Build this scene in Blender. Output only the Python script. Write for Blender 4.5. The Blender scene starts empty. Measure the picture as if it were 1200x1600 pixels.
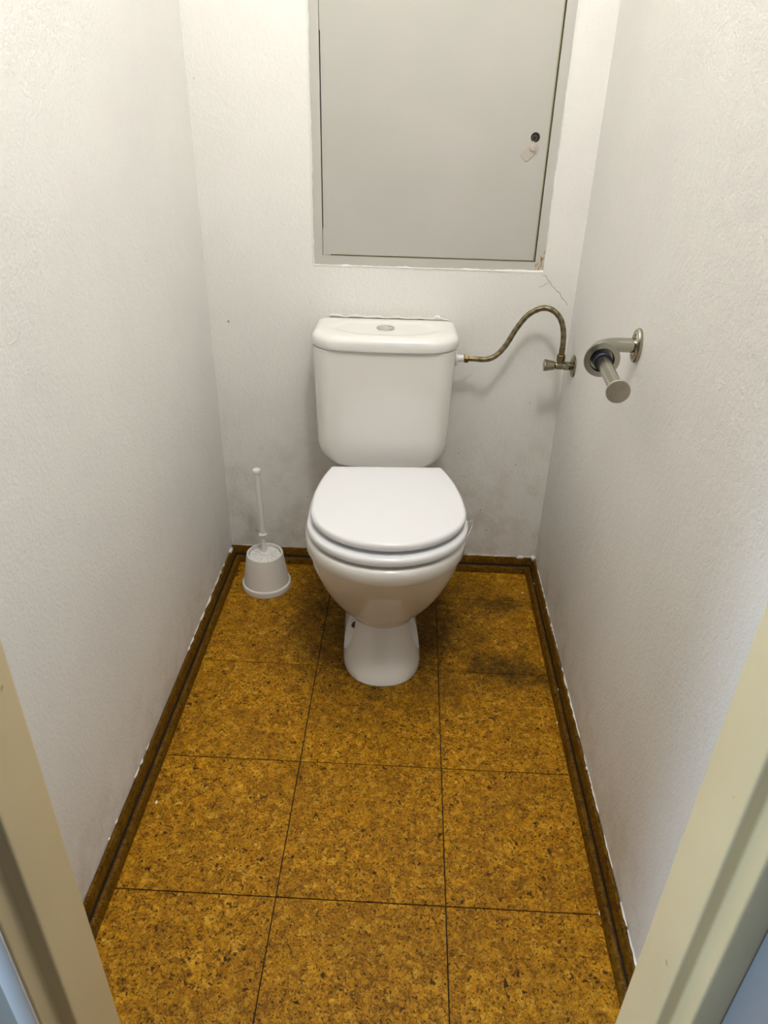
import bpy, bmesh, math, random
from mathutils import Vector, Matrix

random.seed(7)
SC = bpy.context.scene
COL = SC.collection

# ------------------------------------------------------------------ camera
CAM_POS = Vector((0.1949, -1.0543, 1.2307))
YAW, PITCH, ROLL = -0.0292, 0.5246, 0.0269
F_PX = 1126.9
cam = bpy.data.cameras.new('camera')
cam_o = bpy.data.objects.new('camera', cam)
COL.objects.link(cam_o)
_f = Vector((math.sin(YAW)*math.cos(PITCH), math.cos(YAW)*math.cos(PITCH), -math.sin(PITCH)))
_r = Vector((math.cos(YAW), -math.sin(YAW), 0))
_u = _r.cross(_f)
_r2 = _r*math.cos(ROLL) + _u*math.sin(ROLL)
_u2 = -_r*math.sin(ROLL) + _u*math.cos(ROLL)
_m = Matrix((_r2, _u2, -_f)).transposed().to_4x4()
_m.translation = CAM_POS
cam_o.matrix_world = _m
cam.sensor_fit = 'AUTO'
cam.sensor_width = 36.0
cam.lens = F_PX/1600*36.0
cam.clip_start = 0.02
cam.dof.use_dof = True
cam.dof.focus_distance = 1.55
cam.dof.aperture_fstop = 9.0
SC.camera = cam_o

# ------------------------------------------------------------------ light
world = bpy.data.worlds.new('world')
SC.world = world
world.use_nodes = True
_bg = world.node_tree.nodes['Background']
_bg.inputs[0].default_value = (0.86, 0.93, 1.0, 1)
_bg.inputs[1].default_value = 0.07

def add_light(name, kind, loc, energy, color, size, target=None):
    d = bpy.data.lights.new(name, kind)
    d.energy = energy
    d.color = color
    if kind == 'POINT':
        d.shadow_soft_size = size
    else:
        d.shape = 'DISK'
        d.size = size
    o = bpy.data.objects.new(name, d)
    COL.objects.link(o)
    o.location = loc
    if target is not None:
        o.rotation_euler = (Vector(target)-Vector(loc)).to_track_quat('-Z', 'Y').to_euler()
    return o

# the lamp over the door, inside the closet
add_light('lamp_over_door', 'POINT', (0.32, -0.49, 2.36), 30.5, (1.0, 0.972, 0.93), 0.085)
# daylight from the window of the hall, behind the camera
add_light('hall_window', 'AREA', (-1.30, -1.12, 1.05), 26.0, (0.60, 0.80, 1.0), 0.5, (0.1, -0.72, 0.35))

SC.view_settings.view_transform = 'Standard'
SC.view_settings.look = 'None'
SC.view_settings.gamma = 1.0
SC.view_settings.use_curve_mapping = False
SC.view_settings.exposure = 0.0

# ------------------------------------------------------------------ dimensions
XL, XR, YB, YF = -0.315, 0.597, 0.7635, -0.600
H = 2.58

# ------------------------------------------------------------------ materials
def mat(name, color=(.8, .8, .8), rough=.5, metal=0.0, spec=.5, coat=0.0):
    m = bpy.data.materials.new(name)
    m.use_nodes = True
    b = m.node_tree.nodes['Principled BSDF']
    b.inputs['Base Color'].default_value = (*color, 1)
    b.inputs['Roughness'].default_value = rough
    b.inputs['Metallic'].default_value = metal
    b.inputs['Specular IOR Level'].default_value = spec
    b.inputs['Coat Weight'].default_value = coat
    b.inputs['Coat Roughness'].default_value = 0.08
    return m

class NT:
    """small wrapper that adds nodes and links them"""
    def __init__(self, m):
        self.t = m.node_tree
        self.bsdf = self.t.nodes['Principled BSDF']
    def node(self, typ, props=None, **ins):
        n = self.t.nodes.new(typ)
        for k, v in (props or {}).items():
            setattr(n, k, v)
        for k, v in ins.items():
            key = int(k[1:]) if k[0] == 'i' and k[1:].isdigit() else k.replace('_', ' ')
            self.put(n.inputs[key], v)
        return n
    def put(self, sock, v):
        if hasattr(v, 'is_output'):
            self.t.links.new(v, sock)
        elif isinstance(v, (tuple, list)) and len(v) == 3 and sock.type == 'RGBA':
            sock.default_value = (*v, 1)
        else:
            sock.default_value = v
    def pos(self):
        return self.node('ShaderNodeNewGeometry').outputs['Position']
    def noise(self, vec, scale, detail=2.0, rough=.5, dist=0.0):
        return self.node('ShaderNodeTexNoise', None, Vector=vec, Scale=scale, Detail=detail, Roughness=rough, Distortion=dist).outputs['Fac']
    def voro(self, vec, scale, feature='F1'):
        return self.node('ShaderNodeTexVoronoi', {'feature': feature}, Vector=vec, Scale=scale)
    def ramp(self, fac, stops, interp='LINEAR'):
        n = self.node('ShaderNodeValToRGB', None, Fac=fac)
        cr = n.color_ramp
        cr.interpolation = interp
        while len(cr.elements) < len(stops):
            cr.elements.new(0.5)
        for e, (p, c) in zip(cr.elements, stops):
            e.position = p
            e.color = (*c, 1) if len(c) == 3 else c
        return n.outputs['Color']
    def rng(self, v, a, b, c=0.0, d=1.0):
        return self.node('ShaderNodeMapRange', {'clamp': True}, Value=v, From_Min=a, From_Max=b, To_Min=c, To_Max=d).outputs[0]
    def math(self, op, a, b=0.0):
        return self.node('ShaderNodeMath', {'operation': op}, i0=a, i1=b).outputs[0]
    def mix(self, fac, a, b, mode='MIX'):
        n = self.node('ShaderNodeMix', {'data_type': 'RGBA', 'blend_type': mode})
        self.put(n.inputs[0], fac); self.put(n.inputs[6], a); self.put(n.inputs[7], b)
        return n.outputs[2]
    def bump(self, h, strength, dist):
        n = self.node('ShaderNodeBump', None, Height=h, Strength=strength, Distance=dist)
        self.t.links.new(n.outputs[0], self.bsdf.inputs['Normal'])
    def color(self, v):
        self.put(self.bsdf.inputs['Base Color'], v)
    def rough(self, v):
        self.put(self.bsdf.inputs['Roughness'], v)

def wall_mat(name, base, grime_z):
    m = mat(name, base, .62, spec=.35)
    n = NT(m); P = n.pos()
    a = n.noise(P, 150, 3, .6)
    b = n.noise(P, 480, 2, .5)
    c = n.noise(P, 34, 2, .5)
    h = n.math('ADD', n.math('ADD', a, n.math('MULTIPLY', b, .35)), n.math('MULTIPLY', c, .8))
    n.bump(h, .75, .0018)
    tone = n.noise(P, 3.2, 3, .55)
    col = n.mix(n.rng(tone, .35, .7), base, tuple(x*y for x, y in zip(base, (.955, .95, .955))))
    # old yellowish scuffs, in blotches, and small specks of dirt low on the wall
    z = n.node('ShaderNodeSeparateXYZ', None, Vector=P).outputs['Z']
    low = n.rng(z, grime_z, 0.0)
    blot = n.rng(n.noise(P, 11, 5, .7), .44, .66)
    col = n.mix(n.math('MULTIPLY', n.math('MULTIPLY', low, blot), .55), col, (.50, .43, .31))
    sp = n.rng(n.noise(P, 95, 2, .5), .72, .76)
    col = n.mix(n.math('MULTIPLY', n.math('MULTIPLY', sp, low), .7), col, (.20, .16, .09))
    n.color(col)
    return m

M = {}
M['wall_back'] = wall_mat('wall_paint_back', (.87, .86, .825), .55)
M['wall_side'] = wall_mat('wall_paint_side', (.87, .86, .83), .22)
M['ceiling'] = mat('ceiling_paint', (.88, .87, .85), .8)
M['hall_wall'] = mat('hall_wall_paint', (.42, .42, .40), .7)
M['joint'] = mat('floor_joint', (.018, .011, .004), .8)
M['ceramic'] = mat('ceramic', (.84, .825, .78), .13, spec=.5, coat=.3)
M['ceramic_lid'] = mat('ceramic_lid', (.86, .85, .825), .12, spec=.5, coat=.3)
M['seat'] = mat('seat_plastic', (.87, .875, .90), .22, spec=.5)
M['plastic'] = mat('brush_plastic', (.80, .775, .72), .38)
M['plastic_white'] = mat('white_plastic', (.86, .85, .83), .35)
M['chrome'] = mat('chrome', (.72, .70, .64), .18, metal=1)
M['black'] = mat('black_hole', (.012, .011, .009), .5)
M['plaster'] = mat('plaster_flake', (.84, .83, .80), .75)
M['caulk'] = mat('old_caulk', (.78, .74, .67), .7)
M['crack'] = mat('crack_brown', (.42, .38, .32), .8)  # dull brown for wall cracks and dirt specks
M['rust'] = mat('rust_orange', (.58, .27, .035), .8)
M['daylight_paint'] = mat('painted_daylight', (.90, .94, .98), .3)  # bluish white that stands for daylight on the left jamb face
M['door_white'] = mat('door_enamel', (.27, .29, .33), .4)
M['thread'] = mat('thread', (.82, .80, .72), .7)
M['sleeve'] = mat('dark_sleeve', (.035, .04, .055), .25, metal=.6)

def steel_mat(name, base, rough, var):
    m = mat(name, base, rough, metal=1)
    n = NT(m); P = n.pos()
    t = n.noise(P, 60, 4, .65)
    n.color(n.mix(n.rng(t, .35, .7), base, tuple(x*var for x in base)))
    n.rough(n.rng(n.noise(P, 140, 3, .6), .3, .7, rough*.9, rough*1.12))
    return m
M['steel'] = mat('brushed_steel', (.43, .41, .35), .21, metal=1)
M['steel_cap'] = steel_mat('worn_cap_steel', (.47, .42, .34), .42, .85)
M['valve'] = steel_mat('old_nickel', (.36, .32, .23), .2, .55)
M['brass'] = steel_mat('old_brass', (.24, .185, .085), .35, .6)
M['hose'] = steel_mat('hose_braid', (.27, .222, .125), .45, .85)

def enamel_mat():
    m = mat('hatch_enamel', (.52, .51, .475), .45)
    n = NT(m); P = n.pos()
    n.color(n.mix(n.rng(n.noise(P, 5, 3, .5), .3, .7), (.54, .525, .49), (.50, .495, .455)))
    n.bump(n.noise(P, 700, 2), .08, .0005)
    return m
M['hatch'] = enamel_mat()
M['hatch_gap'] = mat('hatch_gap', (.10, .075, .03), .8)
M['hatch_shade_tan'] = mat('hatch_shade_tan', (.40, .35, .21), .6)  # tan of the frame return in shade, put into the colour
M['hatch_frame'] = mat('hatch_frame_enamel', (.54, .53, .49), .5)
M['lock_cover'] = mat('lock_cover_plastic', (.50, .45, .40), .45)

def frame_mat():
    m = mat('door_frame_cream', (.66, .565, .37), .38)
    n = NT(m); P = n.pos()
    col = n.mix(n.rng(n.noise(P, 6, 3), .3, .7), (.74, .615, .375), (.69, .565, .34))
    sp = n.rng(n.noise(P, 70, 2), .745, .775)
    col = n.mix(n.math('MULTIPLY', sp, .65), col, (.16, .13, .07))
    n.color(col)
    n.bump(n.noise(P, 45, 3), .12, .002)
    return m
M['frame'] = frame_mat()

def cork_mat(name, dark=0.0, grime_shade=True):
    m = mat(name, (.4, .2, .02), .48, spec=.14)
    n = NT(m)
    P0 = n.pos()
    rnd = n.node('ShaderNodeObjectInfo').outputs['Random']
    off = n.node('ShaderNodeCombineXYZ', None, X=n.math('MULTIPLY', rnd, 7.3), Y=n.math('MULTIPLY', rnd, 3.1), Z=n.math('MULTIPLY', rnd, 5.7)).outputs[0]
    P = n.node('ShaderNodeVectorMath', {'operation': 'ADD'}, i0=P0, i1=off).outputs[0]
    dn = n.node('ShaderNodeTexNoise', None, Vector=P, Scale=75.0, Detail=2.0).outputs['Color']
    dv = n.node('ShaderNodeVectorMath', {'operation': 'MULTIPLY'}, i0=n.node('ShaderNodeVectorMath', {'operation': 'SUBTRACT'}, i0=dn, i1=(.5, .5, .5)).outputs[0], i1=(.014, .014, .014)).outputs[0]
    D = n.node('ShaderNodeVectorMath', {'operation': 'ADD'}, i0=P, i1=dv).outputs[0]
    v1 = n.voro(D, 85)
    v2 = n.voro(D, 210)
    v3 = n.voro(D, 480)
    g = lambda v: n.node('ShaderNodeSeparateColor', None, Color=v.outputs['Color']).outputs[0]
    stops = [(0, (.10, .036, .002)), (.20, (.27, .108, .003)), (.55, (.50, .225, .005)), (.85, (.70, .340, .010)), (1.0, (.86, .52, .06))]
    c1 = n.ramp(g(v1), stops)
    c2 = n.ramp(g(v2), stops)
    c3 = n.ramp(g(v3), stops)
    col = n.mix(.5, c1, c2)
    col = n.mix(.32, col, c3)
    # thin dark seams around the granules
    e1 = n.rng(n.voro(D, 85, 'DISTANCE_TO_EDGE').outputs['Distance'], .0, .055, 1, 0)
    e2 = n.rng(n.voro(D, 210, 'DISTANCE_TO_EDGE').outputs['Distance'], .0, .07, 1, 0)
    seam_on = n.rng(n.noise(P, 55, 2), .40, .56)
    seam = n.math('MULTIPLY', n.math('MAXIMUM', e1, n.math('MULTIPLY', e2, .8)), seam_on)
    col = n.mix(n.math('MULTIPLY', seam, .8), col, (.055, .020, .002))
    # bark flecks
    f1 = n.rng(n.noise(D, 240, 2, .55), .588, .625)
    f2 = n.rng(n.noise(D, 80, 2, .5), .665, .695)
    col = n.mix(n.math('MULTIPLY', f1, .88), col, (.032, .012, .002))
    col = n.mix(n.math('MULTIPLY', f2, .92), col, (.018, .009, .003))
    # tone shifts over the tile
    big = n.noise(P0, 7, 3, .6)
    col = n.mix(n.rng(big, .40, .68, 0, .35), col, (.20, .085, .006))
    if grime_shade:
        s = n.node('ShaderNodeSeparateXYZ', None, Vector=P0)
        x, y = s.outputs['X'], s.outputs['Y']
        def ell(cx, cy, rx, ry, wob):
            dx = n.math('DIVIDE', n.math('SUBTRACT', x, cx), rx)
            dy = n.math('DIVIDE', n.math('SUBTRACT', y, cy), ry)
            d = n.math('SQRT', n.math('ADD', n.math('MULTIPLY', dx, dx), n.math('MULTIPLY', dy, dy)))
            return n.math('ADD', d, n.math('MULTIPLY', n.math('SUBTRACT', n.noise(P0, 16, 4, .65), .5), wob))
        foot = n.rng(ell(.165, .52, .30, .42, 1.0), .42, 1.15, 1, 0)  # dirt round the foot, deepened to paint in the toilet's shadow
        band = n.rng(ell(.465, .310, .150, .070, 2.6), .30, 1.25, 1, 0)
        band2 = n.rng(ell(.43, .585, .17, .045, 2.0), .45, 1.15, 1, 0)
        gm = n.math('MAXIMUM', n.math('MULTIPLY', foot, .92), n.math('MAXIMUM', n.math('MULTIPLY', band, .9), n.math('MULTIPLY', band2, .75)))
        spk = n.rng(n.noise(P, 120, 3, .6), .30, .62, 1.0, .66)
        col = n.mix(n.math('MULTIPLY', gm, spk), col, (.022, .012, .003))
    if dark > 0:
        col = n.mix(dark, col, (.035, .016, .002))
    n.color(col)
    n.rough(n.rng(n.noise(P, 180, 2), .3, .7, .38, .6))
    n.bump(n.math('ADD', n.noise(D, 260, 3), n.math('MULTIPLY', seam, -.5)), .3, .0006)
    return m
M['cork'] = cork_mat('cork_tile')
M['cork_trim'] = cork_mat('cork_skirting', .72, False)

# ------------------------------------------------------------------ mesh helpers
def link(name, verts, faces, m, parent=None, smooth=None):
    me = bpy.data.meshes.new(name)
    me.from_pydata([tuple(v) for v in verts], [], faces)
    bm = bmesh.new(); bm.from_mesh(me)
    bmesh.ops.recalc_face_normals(bm, faces=bm.faces)
    bm.to_mesh(me); bm.free()
    return link_mesh(name, me, m, parent, smooth)

def link_mesh(name, me, m, parent=None, smooth=None):
    if smooth is not None:
        for p in me.polygons:
            p.use_smooth = True
        me.set_sharp_from_angle(angle=math.radians(smooth))
    if m is not None:
        me.materials.append(M[m])
    o = bpy.data.objects.new(name, me)
    COL.objects.link(o)
    if parent is not None:
        o.parent = parent
    return o

def bm_link(name, bm, m, parent=None, smooth=None):
    me = bpy.data.meshes.new(name)
    bmesh.ops.recalc_face_normals(bm, faces=bm.faces)
    bm.to_mesh(me); bm.free()
    return link_mesh(name, me, m, parent, smooth)

def box_data(lo, hi):
    (a, b, c), (d, e, f) = lo, hi
    v = [(a, b, c), (d, b, c), (d, e, c), (a, e, c), (a, b, f), (d, b, f), (d, e, f), (a, e, f)]
    fs = [(0, 3, 2, 1), (4, 5, 6, 7), (0, 1, 5, 4), (1, 2, 6, 5), (2, 3, 7, 6), (3, 0, 4, 7)]
    return v, fs

def box(name, lo, hi, m, parent=None, bevel=0.0, seg=2):
    v, f = box_data(lo, hi)
    if bevel <= 0:
        return link(name, v, f, m, parent)
    bm = bmesh.new()
    bv = [bm.verts.new(p) for p in v]
    for q in f:
        bm.faces.new([bv[i] for i in q])
    bmesh.ops.bevel(bm, geom=bm.edges[:], offset=bevel, segments=seg, profile=.5, affect='EDGES')
    return bm_link(name, bm, m, parent, 40)

def multi(name, parts, m, parent=None, smooth=None):
    V, Fs = [], []
    for v, f in parts:
        k = len(V)
        V += [tuple(p) for p in v]
        Fs += [tuple(i+k for i in q) for q in f]
    return link(name, V, Fs, m, parent, smooth)

def rings_data(rings, cap0=True, cap1=True):
    n = len(rings[0])
    V = [p for r in rings for p in r]
    Fs = []
    for k in range(len(rings)-1):
        for i in range(n):
            j = (i+1) % n
            Fs.append((k*n+i, k*n+j, (k+1)*n+j, (k+1)*n+i))
    if cap0: Fs.append(tuple(range(n-1, -1, -1)))
    if cap1: Fs.append(tuple((len(rings)-1)*n+i for i in range(n)))
    return V, Fs

def lathe_data(prof, n=40, origin=(0, 0, 0), axis=(0, 0, 1), cap0=True, cap1=True, phase=0.0):
    ax = Vector(axis).normalized()
    a = ax.orthogonal().normalized()
    b = ax.cross(a)
    o = Vector(origin)
    rings = []
    for r, h in prof:
        rings.append([o + ax*h + (a*math.cos(2*math.pi*i/n+phase) + b*math.sin(2*math.pi*i/n+phase))*r for i in range(n)])
    return rings_data(rings, cap0, cap1)

def lathe(name, prof, m, parent=None, n=40, origin=(0, 0, 0), axis=(0, 0, 1), smooth=35, cap0=True, cap1=True):
    v, f = lathe_data(prof, n, origin, axis, cap0, cap1)
    return link(name, v, f, m, parent, smooth)

def catmull(pts, n):
    pts = [Vector(p) for p in pts]
    P = [pts[0]*2-pts[1]] + pts + [pts[-1]*2-pts[-2]]
    out = []
    for k in range(1, len(P)-2):
        a, b, c, d = P[k-1], P[k], P[k+1], P[k+2]
        for i in range(n):
            t = i/n
            out.append(.5*((2*b)+(c-a)*t+(2*a-5*b+4*c-d)*t*t+(3*b-a-3*c+d)*t**3))
    out.append(pts[-1])
    return out

def frames(path):
    T = []
    for i in range(len(path)):
        T.append((path[min(i+1, len(path)-1)]-path[max(i-1, 0)]).normalized())
    nrm = T[0].orthogonal().normalized()
    out = []
    for t in T:
        nrm = (nrm - t*nrm.dot(t)).normalized()
        out.append((t, nrm, t.cross(nrm)))
    return out

def tube_data(path, r, n=16):
    fr = frames(path)
    rr = r if callable(r) else (lambda s: r)
    rings = []
    for i, (p, (t, a, b)) in enumerate(zip(path, fr)):
        s = i/(len(path)-1)
        rings.append([p + (a*math.cos(2*math.pi*k/n)+b*math.sin(2*math.pi*k/n))*rr(s) for k in range(n)])
    return rings_data(rings)

def tube(name, path, r, m, parent=None, n=16):
    v, f = tube_data([Vector(p) for p in path], r, n)
    return link(name, v, f, m, parent, 50)

def empty(name, loc, rz=0.0):
    o = bpy.data.objects.new(name, None)
    COL.objects.link(o)
    o.location = loc
    o.rotation_euler = (0, 0, rz)
    o.empty_display_size = .05
    return o

def tag(o, label, cat, group=None):
    o['label'] = label
    o['category'] = cat
    if group:
        o['group'] = group
    return o

def struct(o, label, cat):
    o['kind'] = 'structure'
    return tag(o, label, cat)

# ------------------------------------------------------------------ room shell
floor = box('floor', (XL-.1, YF-.7, -.06), (XR+.1, YB+.1, -.003), 'joint')
struct(floor, 'cork tiled floor of the narrow toilet closet, golden brown and speckled', 'floor')
GAP = .0010
cols = [(XL, -.3), (-.3, 0), (0, .3), (.3, XR)]
rows = [(-1.2, -.9), (-.9, -.6), (-.6, -.3), (-.3, 0), (0, .3), (.3, .6), (.6, YB)]
tile_mesh = {}
for ci, (x0, x1) in enumerate(cols):
    for ri, (y0, y1) in enumerate(rows):
        w, d = x1-x0-2*GAP, y1-y0-2*GAP
        key = (round(w, 4), round(d, 4))
        if key not in tile_mesh:
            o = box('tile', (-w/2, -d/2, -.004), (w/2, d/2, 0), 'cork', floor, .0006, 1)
            tile_mesh[key] = o.data
        else:
            o = bpy.data.objects.new('tile', tile_mesh[key])
            COL.objects.link(o)
            o.parent = floor
        o.location = ((x0+x1)/2, (y0+y1)/2, random.uniform(-.0003, 0))
        o.rotation_euler = (0, 0, 0)

ceiling = box('ceiling', (XL-.1, YF-.09, H), (XR+.1, YB+.1, H+.1), 'ceiling')
struct(ceiling, 'white ceiling of the toilet closet', 'ceiling')
wl = box('wall_left', (XL-.1, YF-.09, 0), (XL, YB+.1, H), 'wall_side')
struct(wl, 'white textured side wall behind the toilet brush corner, on the left', 'wall')
wr = box('wall_right', (XR, YF-.09, 0), (XR+.1, YB+.1, H), 'wall_side')
struct(wr, 'white textured side wall carrying the steel paper holder', 'wall')

# back wall, with the opening for the hatch
HX0, HX1, HZ0, HZ1 = -.0455, .5115, .8675, 1.437
xs, zs = [XL, HX0, HX1, XR], [0, HZ0, HZ1, H]
pv, pf = [], []
for (yy) in (YB, YB+.1):
    for z in zs:
        for x in xs:
            pv.append((x, yy, z))
idx = lambda i, j, k: k*16 + j*4 + i
for j in range(3):
    for i in range(3):
        if i == 1 and j == 1:
            continue
        pf.append((idx(i, j, 0), idx(i+1, j, 0), idx(i+1, j+1, 0), idx(i, j+1, 0)))
        pf.append((idx(i, j, 1), idx(i, j+1, 1), idx(i+1, j+1, 1), idx(i+1, j, 1)))
for (a, b) in (((1, 1), (2, 1)), ((2, 1), (2, 2)), ((2, 2), (1, 2)), ((1, 2), (1, 1))):
    pf.append((idx(*a, 0), idx(*b, 0), idx(*b, 1), idx(*a, 1)))
wb = link('wall_back', pv, pf, 'wall_back')
struct(wb, 'white plastered back wall behind the toilet cistern with hatch opening', 'wall')

# front wall with the doorway
DX0, DX1, DZ = -.168, .508, 1.985
wf = multi('wall_front', [box_data((XL-.6, YF-.088, 0), (DX0, YF, H)), box_data((DX1, YF-.088, 0), (XR+.3, YF, H)), box_data((DX0, YF-.088, DZ), (DX1, YF, H))], 'hall_wall')
struct(wf, 'grey painted wall around the doorway, seen at the lower left edge', 'wall')

# pressed steel door frame: plan profile of one jamb, extruded up
trim = empty('trim_1', (0, 0, 0))
struct(trim, 'cream enamelled pressed steel door frame around the doorway in the foreground', 'door frame')
def round_poly(pts, r, seg=4):
    out = []
    n = len(pts)
    for i in range(n):
        p0, p1, p2 = Vector(pts[i-1]), Vector(pts[i]), Vector(pts[(i+1) % n])
        a, b = (p0-p1), (p2-p1)
        rr = min(r, a.length*.45, b.length*.45)
        a, b = a.normalized(), b.normalized()
        s, e = p1+a*rr, p1+b*rr
        for k in range(seg+1):
            t = k/seg
            out.append(s*(1-t)**2 + p1*2*t*(1-t) + e*t*t)
    return out
def prism(name, poly, z0, z1, m, parent, smooth=40):
    V, Fs = rings_data([[Vector((p.x, p.y, z0)) for p in poly], [Vector((p.x, p.y, z1)) for p in poly]])
    return link(name, V, Fs, m, parent, smooth)
jl = [(-.1345, YF), (-.1345, -.669), (-.1525, -.669), (-.1525, -.691), (-.176, -.691), (-.176, YF)]
jr = [(.4745, YF), (.4745, -.667), (.4895, -.667), (.4895, -.6907), (.520, -.6907), (.520, YF)]
prism('jamb', round_poly(jl, .0035), 0, 2.0, 'frame', trim)
prism('jamb', round_poly(jr, .0035), 0, 2.0, 'frame', trim)
head = round_poly([(YF, 1.965), (-.668, 1.965), (-.668, 1.981), (-.691, 1.981), (-.691, 2.005), (YF, 2.005)], .003)
V, Fs = rings_data([[Vector((x, p.x, p.y)) for p in head] for x in (-.176, .520)])
link('head', V, Fs, 'frame', trim, 40)
es = box('daylight_strip', (-.1755, -.6945, 0), (-.1545, -.6915, 2.0), 'daylight_paint', trim, .001, 2)  # added strip, its pale colour imitates daylight falling on the frame
es['label'] = 'bright strip of painted-in daylight on the hall face of the frame'
box('threshold', (-.1345, -.665, 0), (.4745, -.605, .012), 'frame', trim, .004, 2)

door = empty('door_1', (.5172, -.6912, 0), math.radians(-91.5))
struct(door, 'pale bluish grey door leaf standing open at the lower right edge', 'door')
box('leaf', (0.0, -.0, .012), (.62, .038, 1.97), 'door_white', door, .0005, 1)

# ------------------------------------------------------------------ skirting
PROF = [(0, 0), (0, .0425), (.0028, .0435), (.0062, .0428), (.0092, .0335), (.0122, .0245), (.0118, .0205), (.0138, .0165), (.0170, .0180), (.0215, .0170), (.0252, .0120), (.0266, .0045), (.0272, 0)]
def skirting(name, p0, p1, inward, m0, m1, label):
    """p0,p1 wall foot points; m0,m1 mitre (+1 shortens with depth)"""
    p0, p1, inw = Vector(p0), Vector(p1), Vector(inward)
    d = (p1-p0).normalized()
    N = 60
    rings = []
    for k in range(N+1):
        t = k/N
        r = []
        for a, z in PROF:
            base = p0 + d*(a*m0)
            end = p1 - d*(a*m1)
            w = .0006*math.sin(k*1.7+a*300) if z > .03 else 0
            r.append(base.lerp(end, t) + inw*(a+.0012+w*.4) + Vector((0, 0, z+w)))
        rings.append(r)
    V, Fs = rings_data(rings)
    o = link(name, V, Fs, 'cork_trim', None, 35)
    o.data.materials.append(M['joint'])
    np_ = len(PROF)
    for p in o.data.polygons:
        if len(p.vertices) == 4 and all(i % np_ in (5, 6, 7) for i in p.vertices):
            p.material_index = 1          # groove faces take the dark joint colour
    return struct(o, label, 'skirting')
bb_b = skirting('baseboard_back', (XL, YB, 0), (XR, YB, 0), (0, -1, 0), 1, 1, 'dark cork skirting strip along the back wall behind the toilet')
bb_l = skirting('baseboard_left', (XL, YF, 0), (XL, YB, 0), (1, 0, 0), 0, 1, 'dark cork skirting strip along the left side wall')
bb_r = skirting('baseboard_right', (XR, YF, 0), (XR, YB, 0), (-1, 0, 0), 0, 1, 'dark cork skirting strip along the side wall under the paper holder')

def ragged(name, p0, d, inw, length, dens, wmax, m, parent, rnd, z=.0437, both=True):
    """ragged flakes of wall paint left on the top edge of a skirting"""
    parts = []
    s = 0.0
    p0, d, inw = Vector(p0), Vector(d), Vector(inw)
    while s < length:
        L = rnd.uniform(.008, .05)
        if rnd.random() < dens:
            n = 7
            w = rnd.uniform(.25, 1)*wmax
            top, bot = [], []
            for i in range(n):
                t = i/(n-1)
                ww = w*math.sin(math.pi*min(max(t, .08), .92))*rnd.uniform(.5, 1)+.0006
                q = p0 + d*(s+L*t)
                top.append(q + inw*.0001 + Vector((0, 0, z+.0022*rnd.random())))
                bot.append(q + inw*(.0005+ww) + Vector((0, 0, z+.0008 - max(0, ww-.006)*1.2)))
            k = len(top)
            V = top+bot+[v+Vector((0, 0, -.0015)) for v in bot]+[v+Vector((0, 0, -.004)) for v in top]
            Fs = []
            for i in range(k-1):
                Fs += [(i, i+1, k+i+1, k+i), (k+i, k+i+1, 2*k+i+1, 2*k+i), (2*k+i, 2*k+i+1, 3*k+i+1, 3*k+i)]
            parts.append((V, Fs))
        s += L*rnd.uniform(.7, 1.3)
    o = multi(name, parts, m, parent)
    return o
rr = random.Random(3)
ragged('paint_residue', (XL, .28, 0), (0, 1, 0), (1, 0, 0), .43, .75, .0055, 'plaster', bb_l, rr)
ragged('paint_residue', (XL, -.55, 0), (0, 1, 0), (1, 0, 0), .8, .22, .003, 'plaster', bb_l, rr)
ragged('paint_residue', (XR, -.55, 0), (0, 1, 0), (-1, 0, 0), 1.25, .85, .0042, 'plaster', bb_r, rr)
ragged('paint_residue', (XL+.02, YB, 0), (1, 0, 0), (0, -1, 0), .14, .6, .006, 'caulk', bb_b, rr)
ragged('paint_residue', (XR-.2, YB, 0), (1, 0, 0), (0, -1, 0), .18, .9, .006, 'caulk', bb_b, rr)

def chip(x, y, z, s, parent, rnd):
    n = 7
    pts = [(x+s*rnd.uniform(.6, 1)*math.cos(6.283*i/n), y+s*1.5*rnd.uniform(.6, 1)*math.sin(6.283*i/n)) for i in range(n)]
    V, Fs = rings_data([[Vector((a, b, z)) for a, b in pts], [Vector((a, b, z+.0012)) for a, b in pts]])
    return link('paint_chip', V, Fs, 'plaster', parent)
for x, y, z, s in [(.5705, -.298, 0, .0045), (.569, .145, 0, .0035), (.584, .235, .017, .004), (.586, .66, .02, .005), (.55, .64, 0, .003), (-.27, -.12, 0, .003)]:
    chip(x, y, z, s, bb_r if x > 0 else bb_l, rr)

# plaster blobs where the skirtings meet
def blob(name, c, r, m, parent, rnd, squash=(1, 1, 1), amp=.35, sub=2):
    bm = bmesh.new()
    bmesh.ops.create_icosphere(bm, subdivisions=sub, radius=1)
    for v in bm.verts:
        k = 1+amp*(rnd.random()-.5)
        v.co = Vector((v.co.x*r*squash[0]*k, v.co.y*r*squash[1]*k, v.co.z*r*squash[2]*k)) + Vector(c)
    return bm_link(name, bm, m, parent, 60)
blob('plaster_blob', (XR-.006, YB-.010, .046), .011, 'plaster', bb_b, rr, (.7, .8, .8), .5)
blob('plaster_blob', (XL+.005, YB-.035, .045), .012, 'plaster', bb_l, rr, (.45, 1.3, .5), .6)
blob('plaster_blob', (XR-.045, YB-.006, .045), .010, 'plaster', bb_b, rr, (1.1, .45, .5), .6)

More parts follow.
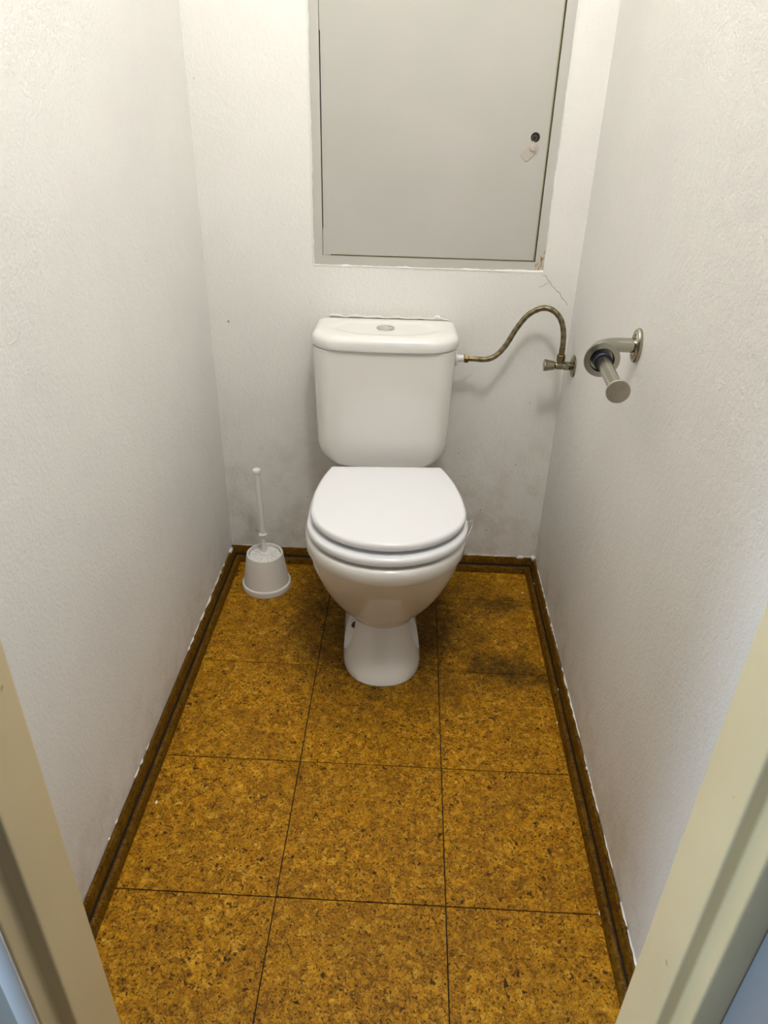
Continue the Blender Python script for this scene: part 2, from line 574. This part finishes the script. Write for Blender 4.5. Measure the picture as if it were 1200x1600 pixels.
# ------------------------------------------------------------------ marks on the back wall
def ribbon(name, pts, w, y, m, parent, rnd, proud=.0006):
    V, Fs = [], []
    for i, (x, z) in enumerate(pts):
        a = Vector((pts[min(i+1, len(pts)-1)][0]-pts[max(i-1, 0)][0], pts[min(i+1, len(pts)-1)][1]-pts[max(i-1, 0)][1])).normalized()
        nx, nz = -a.y, a.x
        ww = w*rnd.uniform(.5, 1.2)
        V += [(x+nx*ww, y-proud*.2, z+nz*ww), (x, y-proud, z), (x-nx*ww, y-proud*.2, z-nz*ww)]
        if i:
            b = 3*i
            Fs += [(b-3, b, b+1, b-2), (b-2, b+1, b+2, b-1)]
    return link(name, V, Fs, m, parent)
def jag(p0, p1, n, amp, rnd):
    out = []
    for i in range(n+1):
        t = i/n
        out.append((p0[0]+(p1[0]-p0[0])*t+rnd.uniform(-amp, amp), p0[1]+(p1[1]-p0[1])*t+rnd.uniform(-amp, amp)))
    return out
ribbon('crack', jag((.5135, .862), (.583, .792), 14, .0022, rr), .0009, YB, 'crack', wb, rr)
ribbon('crack', jag((.530, .842), (.508, .832), 5, .0015, rr), .0006, YB, 'crack', wb, rr)

for x_, z_, r_ in [(-0.2681, 0.7209, 0.0028), (0.3447, 0.3765, 0.0022), (0.5051, 0.3481, 0.0018), (0.4209, 0.1981, 0.0022), (0.5215, 0.5305, 0.0016), (-0.2599, 0.4431, 0.0014), (-0.2987, 1.252, 0.0014)]:
    blob('dirt_speck', (x_, YB-.0003, z_), r_, 'crack', wb, rr, (1, .35, 1.2), .5, 1)
# lumpy caulk line on the wall above the cistern
cp = [Vector((-.008+.298*i/40, YB-.001, .7445+.0012*math.sin(i*.9)+rr.uniform(-.001, .001))) for i in range(41)]
V, Fs = tube_data(cp, lambda s: .0030+.0014*math.sin(s*37)+.0008*math.sin(s*91), 8)
link('caulk_line', V, Fs, 'caulk', wb, 60)
blob('plaster_blob', (.262, YB-.002, .749), .008, 'plaster', wb, rr, (1, .5, .7), .5)

# ------------------------------------------------------------------ hatch
hatch = tag(empty('access_hatch', (.233, YB, HZ0)), 'grey metal access hatch with round lock set in wall above cistern', 'hatch')
hx, hy, hz = hatch.location
def loc3(o):
    o.location = (-hx, -hy, -hz)
    return o
FW = .0215
fr_o = (HX0, HX1, HZ0, HZ1)
fr_i = (HX0+FW, HX1-FW, HZ0+FW, HZ1-FW)
YFf = YB+.0025            # frame face, a little behind the plaster
def frame_loop(x0, x1, z0, z1, y):
    return [Vector((x0, y, z0)), Vector((x1, y, z0)), Vector((x1, y, z1)), Vector((x0, y, z1))]
def bar(name, a, b, c, d):
    """mitred bar of the frame: a,b outer; c,d inner (x,z)"""
    V = []
    for y in (YFf, YFf+.028):
        V += [(a[0], y, a[1]), (b[0], y, b[1]), (c[0], y, c[1]), (d[0], y, d[1])]
    return loc3(link(name, V, [(0, 1, 2, 3), (7, 6, 5, 4), (0, 4, 5, 1), (1, 5, 6, 2), (2, 6, 7, 3), (3, 7, 4, 0)], 'hatch_frame', hatch))
O = [(HX0, HZ0), (HX1, HZ0), (HX1, HZ1), (HX0, HZ1)]
I = [(fr_i[0], fr_i[2]), (fr_i[1], fr_i[2]), (fr_i[1], fr_i[3]), (fr_i[0], fr_i[3])]
for k in range(4):
    bar('frame_bar', O[k], O[(k+1) % 4], I[(k+1) % 4], I[k])
loc3(box('back_plate', (HX0+.004, YB+.030, HZ0+.004), (HX1-.004, YB+.034, HZ1-.004), 'hatch_gap', hatch))
# door panel: notched outline like the folded sheet
g = .0050
x0, x1, z0, z1 = fr_i[0]+.0012, fr_i[1]-g-.0008, fr_i[2]+.0006, fr_i[3]-g
n1, n2 = .950, 1.346
outl = [(x0, z0), (x0+.0175, z0), (x0+.0175, z0+.0032), (x1, z0+.0032), (x1, z1), (x0+.0022, z1), (x0, z1), (x0, n2), (x0+.0016, n2-.0004), (x0+.0016, n1+.0004), (x0, n1)]
yd = YFf+.0012
V = [(x, yd, z) for x, z in outl] + [(x, yd+.018, z) for x, z in outl]
n = len(outl)
Fs = [tuple(range(n)), tuple(range(2*n-1, n-1, -1))] + [(i, (i+1) % n, n+(i+1) % n, n+i) for i in range(n)]
hd = loc3(link('hatch_door', V, Fs, 'hatch', hatch))
loc3(box('shade_strip', (x1, yd+.0022, z0+.003), (x1+.0030, yd+.016, z1), 'hatch_shade_tan', hatch))  # tan strips stand for the shaded inner return of the frame
loc3(box('shade_strip', (x0+.018, yd+.0022, z0+.0002), (x1, yd+.016, z0+.0030), 'hatch_shade_tan', hatch))
def child(o, par):
    o.parent = par
    o.location = (0, 0, 0)
    return o
LX, LZ = .4565, 1.1560
lk = lathe('lock', [(.0105, .0006), (.0103, -.0004), (.0090, -.0005), (.0086, -.0004)], 'black', hd, 32, (LX, yd, LZ), (0, 1, 0), 35)
lathe('lock_rim', [(.0114, 0), (.0112, -.0009), (.0103, -.0009), (.0101, 0)], 'hatch', hd, 32, (LX, yd, LZ), (0, 1, 0), 35, False, False)
lc = lathe('lock_core', [(.0058, 0), (.0056, -.0016), (.0047, -.0016), (.0045, 0)], 'valve', hd, 24, (LX-.002, yd, LZ-.0015), (0, 1, 0), 35, False, False)
# swivelling cover under the lock
a = math.radians(42)
ux, uz = -math.sin(a), -math.cos(a)
px, pz = math.cos(a), -math.sin(a)
cx, cz = LX-.0030, LZ-.0215
rect = [(-.0110, -.0110), (.0110, -.0110), (.0110, .0285), (-.0110, .0285)]
poly = round_poly([(cx+px*s+ux*t, cz+pz*s+uz*t) for s, t in rect], .005, 5)
V, Fs = rings_data([[Vector((p.x, yy, p.y)) for p in poly] for yy in (yd, yd-.0022)])
cov = link('lock_cover', V, Fs, 'lock_cover', hd, 30)
cov['label'] = 'small pinkish grey swivel cover below the lock'
lathe('cover_rivet', [(.0072, 0), (.0070, .0028), (.0056, .0038), (.0012, .0040)], 'lock_cover', hd, 24, (cx, yd-.0014, cz), (0, -1, 0), 30)

# flaked plaster edge around the hatch frame
def plaster_edge(name, p0, p1, inn, wmax, dens, rnd):
    p0, p1, inn = Vector(p0), Vector(p1), Vector(inn)
    L = (p1-p0).length
    N = int(L/.006)
    V, Fs = [], []
    w = .001
    for i in range(N+1):
        q = p0.lerp(p1, i/N)
        w = max(.0003, min(wmax, w+rnd.uniform(-.0011, .0011)))
        if rnd.random() > dens: w = .0004
        out = -.003-.002*rnd.random()
        V += [q+inn*out+Vector((0, -.0003, 0)), q+Vector((0, -.0012-.0008*rnd.random(), 0)), q+inn*w+Vector((0, .0006, 0)), q+inn*w+Vector((0, .0035, 0))]
        if i:
            b = 4*i
            for k in range(3):
                Fs.append((b-4+k, b+k, b+k+1, b-3+k))
    return link(name, V, Fs, 'plaster', wb, 60)
rp = random.Random(11)
plaster_edge('plaster_edge', (HX0, YB, HZ0), (HX1, YB, HZ0), (0, 0, 1), .0052, .93, rp)
plaster_edge('plaster_edge', (HX0, YB, HZ0), (HX0, YB, HZ1), (1, 0, 0), .0024, .8, rp)
plaster_edge('plaster_edge', (HX1, YB, HZ0), (HX1, YB, HZ1), (-1, 0, 0), .0022, .8, rp)
# rusty splinters in the lower right corner
parts = []
for k in range(16):
    bx, bz = HX1-.002-rp.uniform(0, .006), HZ0+.003+rp.uniform(0, .048)*(1 if k % 3 else .3)
    if k % 3 == 0: bx = HX1-rp.uniform(0, .022)
    an = rp.uniform(-.5, .9)+math.pi/2
    L = rp.uniform(.006, .016)
    dx, dz = math.cos(an)*L, math.sin(an)*L
    w = .0012
    V = [(bx-w, YFf-.0004, bz), (bx+w, YFf-.0004, bz), (bx+dx, YFf-.0012, bz+dz), (bx, YFf-.0016, bz+dz*.3)]
    parts.append((V, [(0, 1, 3), (1, 2, 3), (2, 0, 3), (0, 2, 1)]))
rs = loc3(multi('rust_splinters', parts, 'rust', hatch))
rs['label'] = 'orange rusty splinters in the lower right frame corner'
rs['kind'] = 'stuff'

# ------------------------------------------------------------------ toilet
TY = math.radians(3.6)
toilet = tag(empty('toilet', (.1405, .7535, 0), TY), 'white ceramic close-coupled toilet with closed lid in the middle of the floor', 'toilet')
NR = 72
def egg(z, W, F, C, B, nf=2.0, nb=2.6):
    out = []
    for i in range(NR):
        t = 2*math.pi*i/NR
        s, c = math.sin(t), math.cos(t)
        n_ = nf if c > 0 else nb
        x = W*math.copysign(abs(s)**(2/n_), s)
        y = C + (F-C if c > 0 else C-B)*math.copysign(abs(c)**(2/n_), c)
        out.append(Vector((x, -y, z)))
    return out
pan = []
for z, W, F, C, B in [(.098, .020, .40, .37, .33), (.099, .048, .428, .37, .30), (.102, .060, .440, .37, .27), (.116, .073, .4505, .375, .22), (.136, .0855, .4585, .38, .19), (.139, .0885, .4605, .38, .185), (.155, .104, .473, .385, .17), (.180, .1215, .489, .39, .15), (.205, .1355, .504, .395, .14),
                      (.235, .1480, .522, .40, .125), (.265, .1580, .541, .405, .11), (.300, .1670, .563, .415, .10), (.330, .1698, .578, .42, .09), (.3480, .1712, .5865, .425, .085), (.3500, .1712, .5870, .425, .085),
                      (.3515, .1780, .599, .425, .083), (.356, .1800, .6025, .425, .082), (.376, .1805, .6030, .425, .082), (.384, .1795, .6015, .425, .083), (.3885, .1765, .598, .425, .086), (.390, .172, .593, .425, .09),
                      (.390, .128, .545, .41, .24), (.384, .122, .538, .41, .25), (.33, .10, .50, .40, .27), (.26, .05, .42, .37, .30)]:
    pan.append(egg(z, W, F, C, B, 2.0, 3.0))
V, Fs = rings_data(pan)
link('bowl', V, Fs, 'ceramic', toilet, 38).location = (-.007, 0, 0)

# foot, with scooped sides
foot = []
for z, W, F, C, B in [(0, .0955, .520, .405, .10), (.004, .0965, .5215, .405, .10), (.02, .0950, .516, .405, .10), (.045, .0890, .500, .40, .10), (.075, .0800, .481, .395, .10), (.105, .0715, .463, .39, .10), (.135, .0650, .449, .385, .10), (.165, .0620, .440, .38, .10), (.21, .062, .43, .38, .10)]:
    foot.append(egg(z, W, F, C, B, 2.25, 5.0))
V, Fs = rings_data(foot)
ft = link('foot', V, Fs, 'ceramic', toilet)
ft.location = (-.0085, 0, 0)
cutters = []
for s in (-1, 1):
    bm = bmesh.new()
    bmesh.ops.create_uvsphere(bm, u_segments=40, v_segments=24, radius=1)
    mtx = Matrix.Translation((s*.112-.0085, -.385, .112)) @ Matrix.Rotation(s*math.radians(14), 4, 'Y') @ Matrix.Diagonal((.049, .066, .098, 1))
    bmesh.ops.transform(bm, matrix=mtx, verts=bm.verts)
    cutters.append(bm_link('cut', bm, None))
for c in cutters:
    c.parent = toilet
    md = ft.modifiers.new('cut', 'BOOLEAN')
    md.operation = 'DIFFERENCE'; md.solver = 'EXACT'; md.object = c
bpy.context.view_layer.update()
me = bpy.data.meshes.new_from_object(ft.evaluated_get(bpy.context.evaluated_depsgraph_get()))
ft.modifiers.clear()
ft.data = me
for p in me.polygons: p.use_smooth = True
me.set_sharp_from_angle(angle=math.radians(32))
if not me.materials: me.materials.append(M['ceramic'])
for c in cutters: bpy.data.objects.remove(c)
bh = lathe('bolt_hole', [(.0078, -.004), (.0078, .0022)], 'black', toilet, 20, (-.0785, -.405, .0965), (-.75, -.1, .65), 35)
bh['label'] = 'dark bolt hole in the side of the foot'

# seat and lid
def slab(name, outs, m, parent):
    rings = [egg(z, W, F, C, B, 2.0, 2.0) for z, W, F, C, B in outs]
    # flatten the back edge
    return rings
def cut_egg(z, inset, W, F, C, bsemi, Bcut):
    out = []
    W -= inset; Fs_ = F-C-inset; b = bsemi-inset; cut = Bcut+inset
    tmax = math.acos(max(-1, min(1, -(C-cut)/b)))   # angle where the sides meet the straight back
    nb = 12
    na = NR-nb
    for i in range(na+1):
        t = -tmax + 2*tmax*i/na
        c, s = math.cos(t), math.sin(t)
        y = C + (Fs_ if c > 0 else b)*c
        out.append(Vector((W*s, -y, z)))
    a0, a1 = out[-1].copy(), out[0].copy()
    for i in range(1, nb):
        out.append(a0.lerp(a1, i/nb))
    return out
def rounded_slab(name, z0, z1, r, dims, m, parent, hole=None, crown=0.0):
    W, F, C, bs, Bc = dims
    rings = []
    for k in range(5):
        a = math.pi/2*k/4
        rings.append(cut_egg(z0+r*.6*(1-math.sin(a)), r*.6*(1-math.cos(a)) if False else r*.6*(1-math.sin(a)), *dims) if False else cut_egg(z0+r*.6*(1-math.cos(a)), r*.6*(1-math.sin(a)), *dims))
    for k in range(7):
        a = math.pi/2*k/6
        rings.append(cut_egg(z1-r*(1-math.sin(a)), r*(1-math.cos(a)), *dims))
    if hole:
        rings.append(cut_egg(z1, hole, *dims))
        rings.append(cut_egg(z0, hole, *dims))
        V, Fs = rings_data(rings, False, False)
        n = NR
        Fs += [((len(rings)-1)*n+i, (len(rings)-1)*n+(i+1) % n, (i+1) % n, i) for i in range(n)]
    else:
        rings.append(cut_egg(z1+crown*.6, r+.02, *dims))
        rings.append(cut_egg(z1+crown, r+.06, *dims))
        V, Fs = rings_data(rings)
    return link(name, V, Fs, m, parent, 45)
st = rounded_slab('seat', .3975, .4175, .009, (.1785, .598, .435, .335, .205), 'seat', toilet, hole=.055)
ld = rounded_slab('lid', .4265, .4455, .0095, (.1715, .584, .430, .330, .226), 'seat', toilet, crown=.0012)
st.location = (-.0045, 0, 0)
ld.location = (-.003, 0, 0)
for s in (-1, 1):
    lathe('hinge', [(.010, 0), (.010, .022), (.008, .025)], 'seat', toilet, 20, (s*.075, -.215, .390))
    for d in (.33, .52):
        xx = .150 if d < .4 else .10
        box('bumper', (s*xx-.010, -d-.006, .388), (s*xx+.010, -d+.006, .403), 'seat', st, .002, 2)

# cistern
def rrect(z, hw, d0, d1, rf, bulge=.0, rb=.012, n=10):
    """rounded rectangle with front corner radius rf; d is distance from the wall"""
    pts = []
    def arc(cx, cy, r, a0, a1):
        for i in range(n+1):
            a = a0+(a1-a0)*i/n
            pts.append((cx+r*math.cos(a), cy+r*math.sin(a)))
    pi = math.pi
    arc(hw-rf, d1-rf, rf, 0, pi/2)
    for i in range(1, 10):
        pts.append((hw-rf-(2*hw-2*rf)*i/10, d1))
    arc(-hw+rf, d1-rf, rf, pi/2, pi)
    arc(-hw+rb, d0+rb, rb, pi, 1.5*pi)
    arc(hw-rb, d0+rb, rb, 1.5*pi, 2*pi)
    out = []
    for x, d in pts:
        k = max(0, 1-(x/hw)**2)
        f = (d-d0)/(d1-d0)
        out.append(Vector((x, -(d+bulge*k*f), z)))
    return out
rings = []
r0 = .068
zc = .400+r0
for k in range(9):
    a = math.pi/2*k/8
    z = zc - r0*math.cos(a)
    hw = .1645 - r0*(1-math.sin(a))
    dd = .022*(1-math.sin(a))
    rings.append(rrect(z, hw, .016, .160-dd, .038-.010*(1-math.sin(a)), .010))
for k in range(1, 9):
    t = k/8
    z = zc+(.7125-zc)*t
    rings.append(rrect(z, .1645+.0070*t, .016, .160+.006*t, .038+.010*t, .010))
V, Fs = rings_data(rings)
cist = link('cistern', V, Fs, 'ceramic', toilet, 40)
CROT = math.radians(-2.7)
cist.rotation_euler = (0, 0, CROT)
cist.location = (-.006, 0, 0)
rings = []
LW, L1 = .1755, .172
for hz_, ins in [(.7135, .004), (.7145, .001), (.717, 0), (.726, 0)]:
    rings.append(rrect(hz_, LW-ins, .006+ins, L1-ins, .062, .012, .018))
rt = .0195
for k in range(1, 9):
    a = math.pi/2*k/8
    ins = rt*(1-math.cos(a))
    rings.append(rrect(.7275+rt*math.sin(a), LW-ins, .006+ins*.5, L1-ins, .062-ins*.6, .012, .018))
V, Fs = rings_data(rings, True, False)
# top face: rim, then a shallow oval dish
n = len(rings[0])
top = rings[-1]
cxy = Vector((0, -.090, .7475))
def oval(z, a, b):
    out = []
    for p in top:
        an = math.atan2((p.y-cxy.y)/b, p.x/a)
        out.append(Vector((a*math.cos(an), cxy.y+b*math.sin(an), z)))
    return out
extra = [oval(.7482, .136, .0700), oval(.7474, .131, .0660), oval(.7462, .124, .0610), oval(.7458, .110, .052), oval(.7456, .03, .02)]
rings += extra
V, Fs = rings_data(rings)
cl = link('cistern_lid', V, Fs, 'ceramic_lid', toilet, 45)
cl.rotation_euler = (0, 0, CROT)
cl.location = (-.005, 0, 0)
fb = lathe('flush_button', [(.0225, 0), (.0222, .0022), (.0205, .0034), (.0186, .0030), (.0180, .0014)], 'chrome', cl, 40, (0, -.092, .7450), (0, 0, 1), 30)
fb['label'] = 'round chrome dual flush button'
for s in (-1, 1):
    poly = []
    for i in range(17):
        a = -math.pi/2+math.pi*i/16
        poly.append((s*(.0006+.0168*math.cos(a)), .0172*math.sin(a)))
    V, Fs = rings_data([[Vector((x, -.092+y, .7460)) for x, y in poly], [Vector((x, -.092+y, .7478)) for x, y in poly], [Vector((x*.94, -.092+y*.94, .7484)) for x, y in poly]])
    link('button_half', V, Fs, 'chrome', cl, 30)
# inlet fitting on the right flank of the cistern
FZ, FD = .6690, .073
lathe('inlet_nut', [(.0135, -.008), (.0185, -.001), (.0185, .003), (.016, .0045), (.0088, .005), (.0086, .020)], 'plastic_white', toilet, 24, (.1655, -FD, FZ), (1, 0, 0), 30)

# ------------------------------------------------------------------ supply hose and angle valve
def tw(x, y, z):
    c, s = math.cos(TY), math.sin(TY)
    return Vector((.1405+x*c-y*s, .7535+x*s+y*c, z))
IN = tw(.1655+.0222, -FD, FZ)
VX, VY, VZ = .5635, .662, .6690
path = [IN+Vector((.006, 0, 0)), IN+Vector((.022, .0005, -.0005)), (0.3866, 0.684, 0.6712), (0.4099, 0.69, 0.6799), (0.4313, 0.694, 0.7044), (0.4521, 0.697, 0.7439), (0.4732, 0.698, 0.7754), (0.4955, 0.697, 0.7925), (0.5156, 0.694, 0.7986), (0.5368, 0.689, 0.793), (0.5544, 0.683, 0.7746), (0.5635, 0.676, 0.746), (0.5652, 0.668, 0.7094), (VX, VY, .6975)]
path = catmull(path, 10)
hose = tag(empty('supply_hose', IN), 'brownish braided metal water hose arching from cistern to wall valve', 'hose')
def rel(o, root):
    o.location = -Vector(root.location)
    return o
hb = rel(tube('braid', path, .0064, 'hose', hose, 18), hose)
# pairs of dark threads woven into the braid
fr = frames(path)
parts = []
Ltot = [0.0]
for i in range(1, len(path)):
    Ltot.append(Ltot[-1]+(path[i]-path[i-1]).length)
def at_len(s):
    for i in range(1, len(path)):
        if Ltot[i] >= s:
            t = (s-Ltot[i-1])/(Ltot[i]-Ltot[i-1])
            return path[i-1].lerp(path[i], t), fr[i]
    return path[-1], fr[-1]
s = .03
ang0 = 0
while s < Ltot[-1]-.012:
    for turn in range(5):
        for dd in (0, .0042):
            V, Fs = [], []
            for k in range(4):
                q = k/3
                p, (t, a, b) = at_len(s+dd+q*.0065)
                th = turn*2*math.pi/5 + s*60 + q*.75
                for e in (-.14, .14):
                    V.append(p + (a*math.cos(th+e)+b*math.sin(th+e))*.0067)
                if k:
                    Fs.append((2*k-2, 2*k-1, 2*k+1, 2*k))
            parts.append((V, Fs))
    s += .0185
mk = rel(multi('braid_threads', parts, 'black', hose), hose)
mk['kind'] = 'stuff'
rel(lathe('hose_nut', [(.0105, 0), (.0115, .001), (.0115, .009), (.0095, .0105), (.0068, .011), (.0068, .024), (.0058, .0245)], 'brass', hose, 6, IN, (1, .02, -.02), 20), hose)
rel(lathe('hose_nut', [(.0098, 0), (.0102, .001), (.0102, .014), (.0082, .016), (.0070, .0165), (.0070, .034), (.0058, .035)], 'brass', hose, 12, (VX, VY, VZ+.012), (0, 0, 1), 20), hose)

valve = tag(empty('angle_valve', (XR, VY, VZ)), 'small tarnished metal angle valve on side wall at hose end', 'valve')
def vl(*a, **k):
    return rel(lathe(*a, **k), valve)
vl('rosette', [(.027, 0), (.0275, .0015), (.026, .0035), (.019, .0065), (.0135, .0075), (.012, .0085)], 'valve', valve, 36, (XR, VY, VZ), (-1, 0, 0), 25)
vl('body', [(.0085, .006), (.0095, .010), (.0105, .012), (.0105, .022), (.0090, .0245), (.0090, .042), (.0078, .044), (.0072, .050)], 'valve', valve, 28, (XR, VY, VZ), (-1, 0, 0), 30)
vl('outlet', [(.0075, 0), (.0075, .016)], 'valve', valve, 20, (VX, VY, VZ), (0, 0, 1), 30)
# faceted knob
kn = []
for h, r in [(.0455, .0085), (.048, .0105), (.055, .0120), (.0705, .0152), (.0725, .0145)]:
    ring = []
    for i in range(24):
        a = 2*math.pi*i/24
        sq = r*(1-.13*abs(math.sin(2*a))**1.5) if h > .05 else r
        ring.append(Vector((XR-h, VY+sq*math.cos(a), VZ+sq*math.sin(a))))
    kn.append(ring)
V, Fs = rings_data(kn)
rel(link('knob', V, Fs, 'valve', valve, 25), valve)

# ------------------------------------------------------------------ paper holder
HY_, HZ_ = .205, .860
ph = tag(empty('paper_holder', (XR, HY_, HZ_)), 'empty brushed steel toilet paper holder with round end cap on side wall', 'paper holder')
def pr(o):
    return rel(o, ph)
# oval wall flange
fl = []
for h, k in [(0, 1.0), (.0015, 1.03), (.005, 1.03), (.0075, .97), (.0082, .90), (.0082, .82), (.0095, .78), (.0095, .5)]:
    fl.append([Vector((XR-h, HY_+.0215*k*math.cos(2*math.pi*i/48), HZ_+.0295*k*math.sin(2*math.pi*i/48))) for i in range(48)])
V, Fs = rings_data(fl)
pr(link('flange', V, Fs, 'steel', ph, 28))
for s in (-1, 1):
    pr(lathe('screw', [(.0042, 0), (.0040, .0016), (.0024, .0026), (.001, .0028)], 'steel', ph, 18, (XR-.0085, HY_, HZ_+s*.0205), (-1, 0, 0), 30))
arm = [Vector((XR-.006, HY_, HZ_)), Vector((XR-.020, HY_, HZ_))]
R_ = .052
cx_, cy_ = .5145+R_, HY_-R_
for k in range(17):
    a = math.pi/2 + (math.pi/2)*k/16
    arm.append(Vector((cx_+R_*math.cos(a), cy_+R_*math.sin(a), HZ_)))
arm.append(Vector((.5140, .135, HZ_)))
arm.append(Vector((.5136, .121, HZ_)))
arm_o = pr(tube('arm', arm, .0125, 'steel', ph, 24))
pr(lathe('set_screw', [(.0026, 0), (.0024, .0012), (.001, .0014)], 'sleeve', ph, 14, (.5235, .162, HZ_+.0122), (-.1, .1, 1), 30))
A0, A1 = Vector((.5138, .118, HZ_)), Vector((.5050, -.033, HZ_))
ax = (A1-A0).normalized()
pr(lathe('stop_disc', [(.0125, -.010), (.0240, -.006), (.0290, -.002), (.0295, .001), (.0290, .003), (.0200, .0036), (.0190, .003), (.0185, -.004), (.0125, -.0045)], 'steel', ph, 48, A0, ax, 30, cap0=False, cap1=False))
pr(lathe('sleeve', [(.0150, -.004), (.0150, .013), (.0138, .0145), (.0105, .0150)], 'sleeve', ph, 32, A0, ax, 30))
pr(lathe('rod', [(.0112, .010), (.0112, (A1-A0).length-.004)], 'steel', ph, 36, A0, ax, 30))
pr(lathe('end_cap', [(.0110, -.007), (.0165, -.005), (.0178, -.003), (.0180, -.001), (.0172, .0002), (.004, .0010), (.001, .0010)], 'steel_cap', ph, 44, A1, ax, 40))

# ------------------------------------------------------------------ toilet brush
BX, BY = -.1855, .6245
bh_ = tag(empty('brush_holder', (BX, BY, 0)), 'off-white plastic conical toilet brush holder standing in the floor corner', 'brush holder')
lathe('pot', [(.0665, 0), (.0690, .0015), (.0695, .006), (.0690, .0170), (.0680, .0190), (.0655, .0196), (.0640, .0202), (.0632, .023), (.0510, .1085), (.0502, .1115), (.0482, .1125), (.0452, .1118), (.0445, .106), (.0425, .05), (.0425, .012), (.01, .010)], 'plastic', bh_, 64, smooth=30)
brush = tag(empty('toilet_brush', (BX, BY, .1)), 'white plastic toilet brush with long handle leaning in its pot', 'toilet brush')
# fluted cover disc of the brush, sunk in the pot
rings = []
for r, z0_, fl_ in [(.0430, .0, .0), (.0426, .0045, .0004), (.0390, .0045, .0022), (.0270, .0045, .0036), (.0190, .0070, .0026), (.0140, .0090, 0), (.0135, .0130, 0), (.0110, .0150, 0), (.0070, .0155, 0)]:
    ring = []
    for i in range(112):
        a = 2*math.pi*i/112
        ring.append(Vector((r*math.cos(a), r*math.sin(a), z0_ + fl_*(1 if (i//4) % 2 else -1)*.9)))
    rings.append(ring)
V, Fs = rings_data(rings)
link('splash_disc', V, Fs, 'plastic_white', brush, 25)
HT = Vector((-.0090, .012, .262))
ax = HT.normalized()
LT = HT.length
lathe('handle', [(.0062, .008), (.0060, .066), (.0068, .0665), (.0072, .075), (.0080, LT-.03), (.0088, LT-.008), (.0100, LT-.005)], 'plastic_white', brush, 24, (0, 0, 0), ax, 30)
lathe('ring', [(.0062, 0), (.0105, .001), (.0112, .003), (.0105, .0055), (.0062, .0065)], 'plastic_white', brush, 28, ax*.066, ax, 30)
lathe('knob', [(.0090, 0), (.0112, .002), (.0114, .006), (.0098, .010), (.0055, .0125), (.001, .0130)], 'plastic_white', brush, 28, ax*(LT-.006), ax, 30)
lathe('bristles', [(.012, -.075), (.030, -.070), (.034, -.045), (.030, -.018), (.010, -.012)], 'plastic_white', brush, 24, (0, 0, 0), (0, 0, 1), 30)

# ------------------------------------------------------------------ thread loop
lp = [tw(.178, -.395, .388), tw(.186, -.388, .386), tw(.1935, -.378, .384), tw(.1965, -.372, .376), tw(.1945, -.376, .366), tw(.188, -.388, .358), tw(.181, -.400, .350)]
th = tag(tube('thread_loop', catmull(lp, 6), .0009, 'thread', None, 6), 'thin white loop of string sticking out beside the toilet rim', 'string')
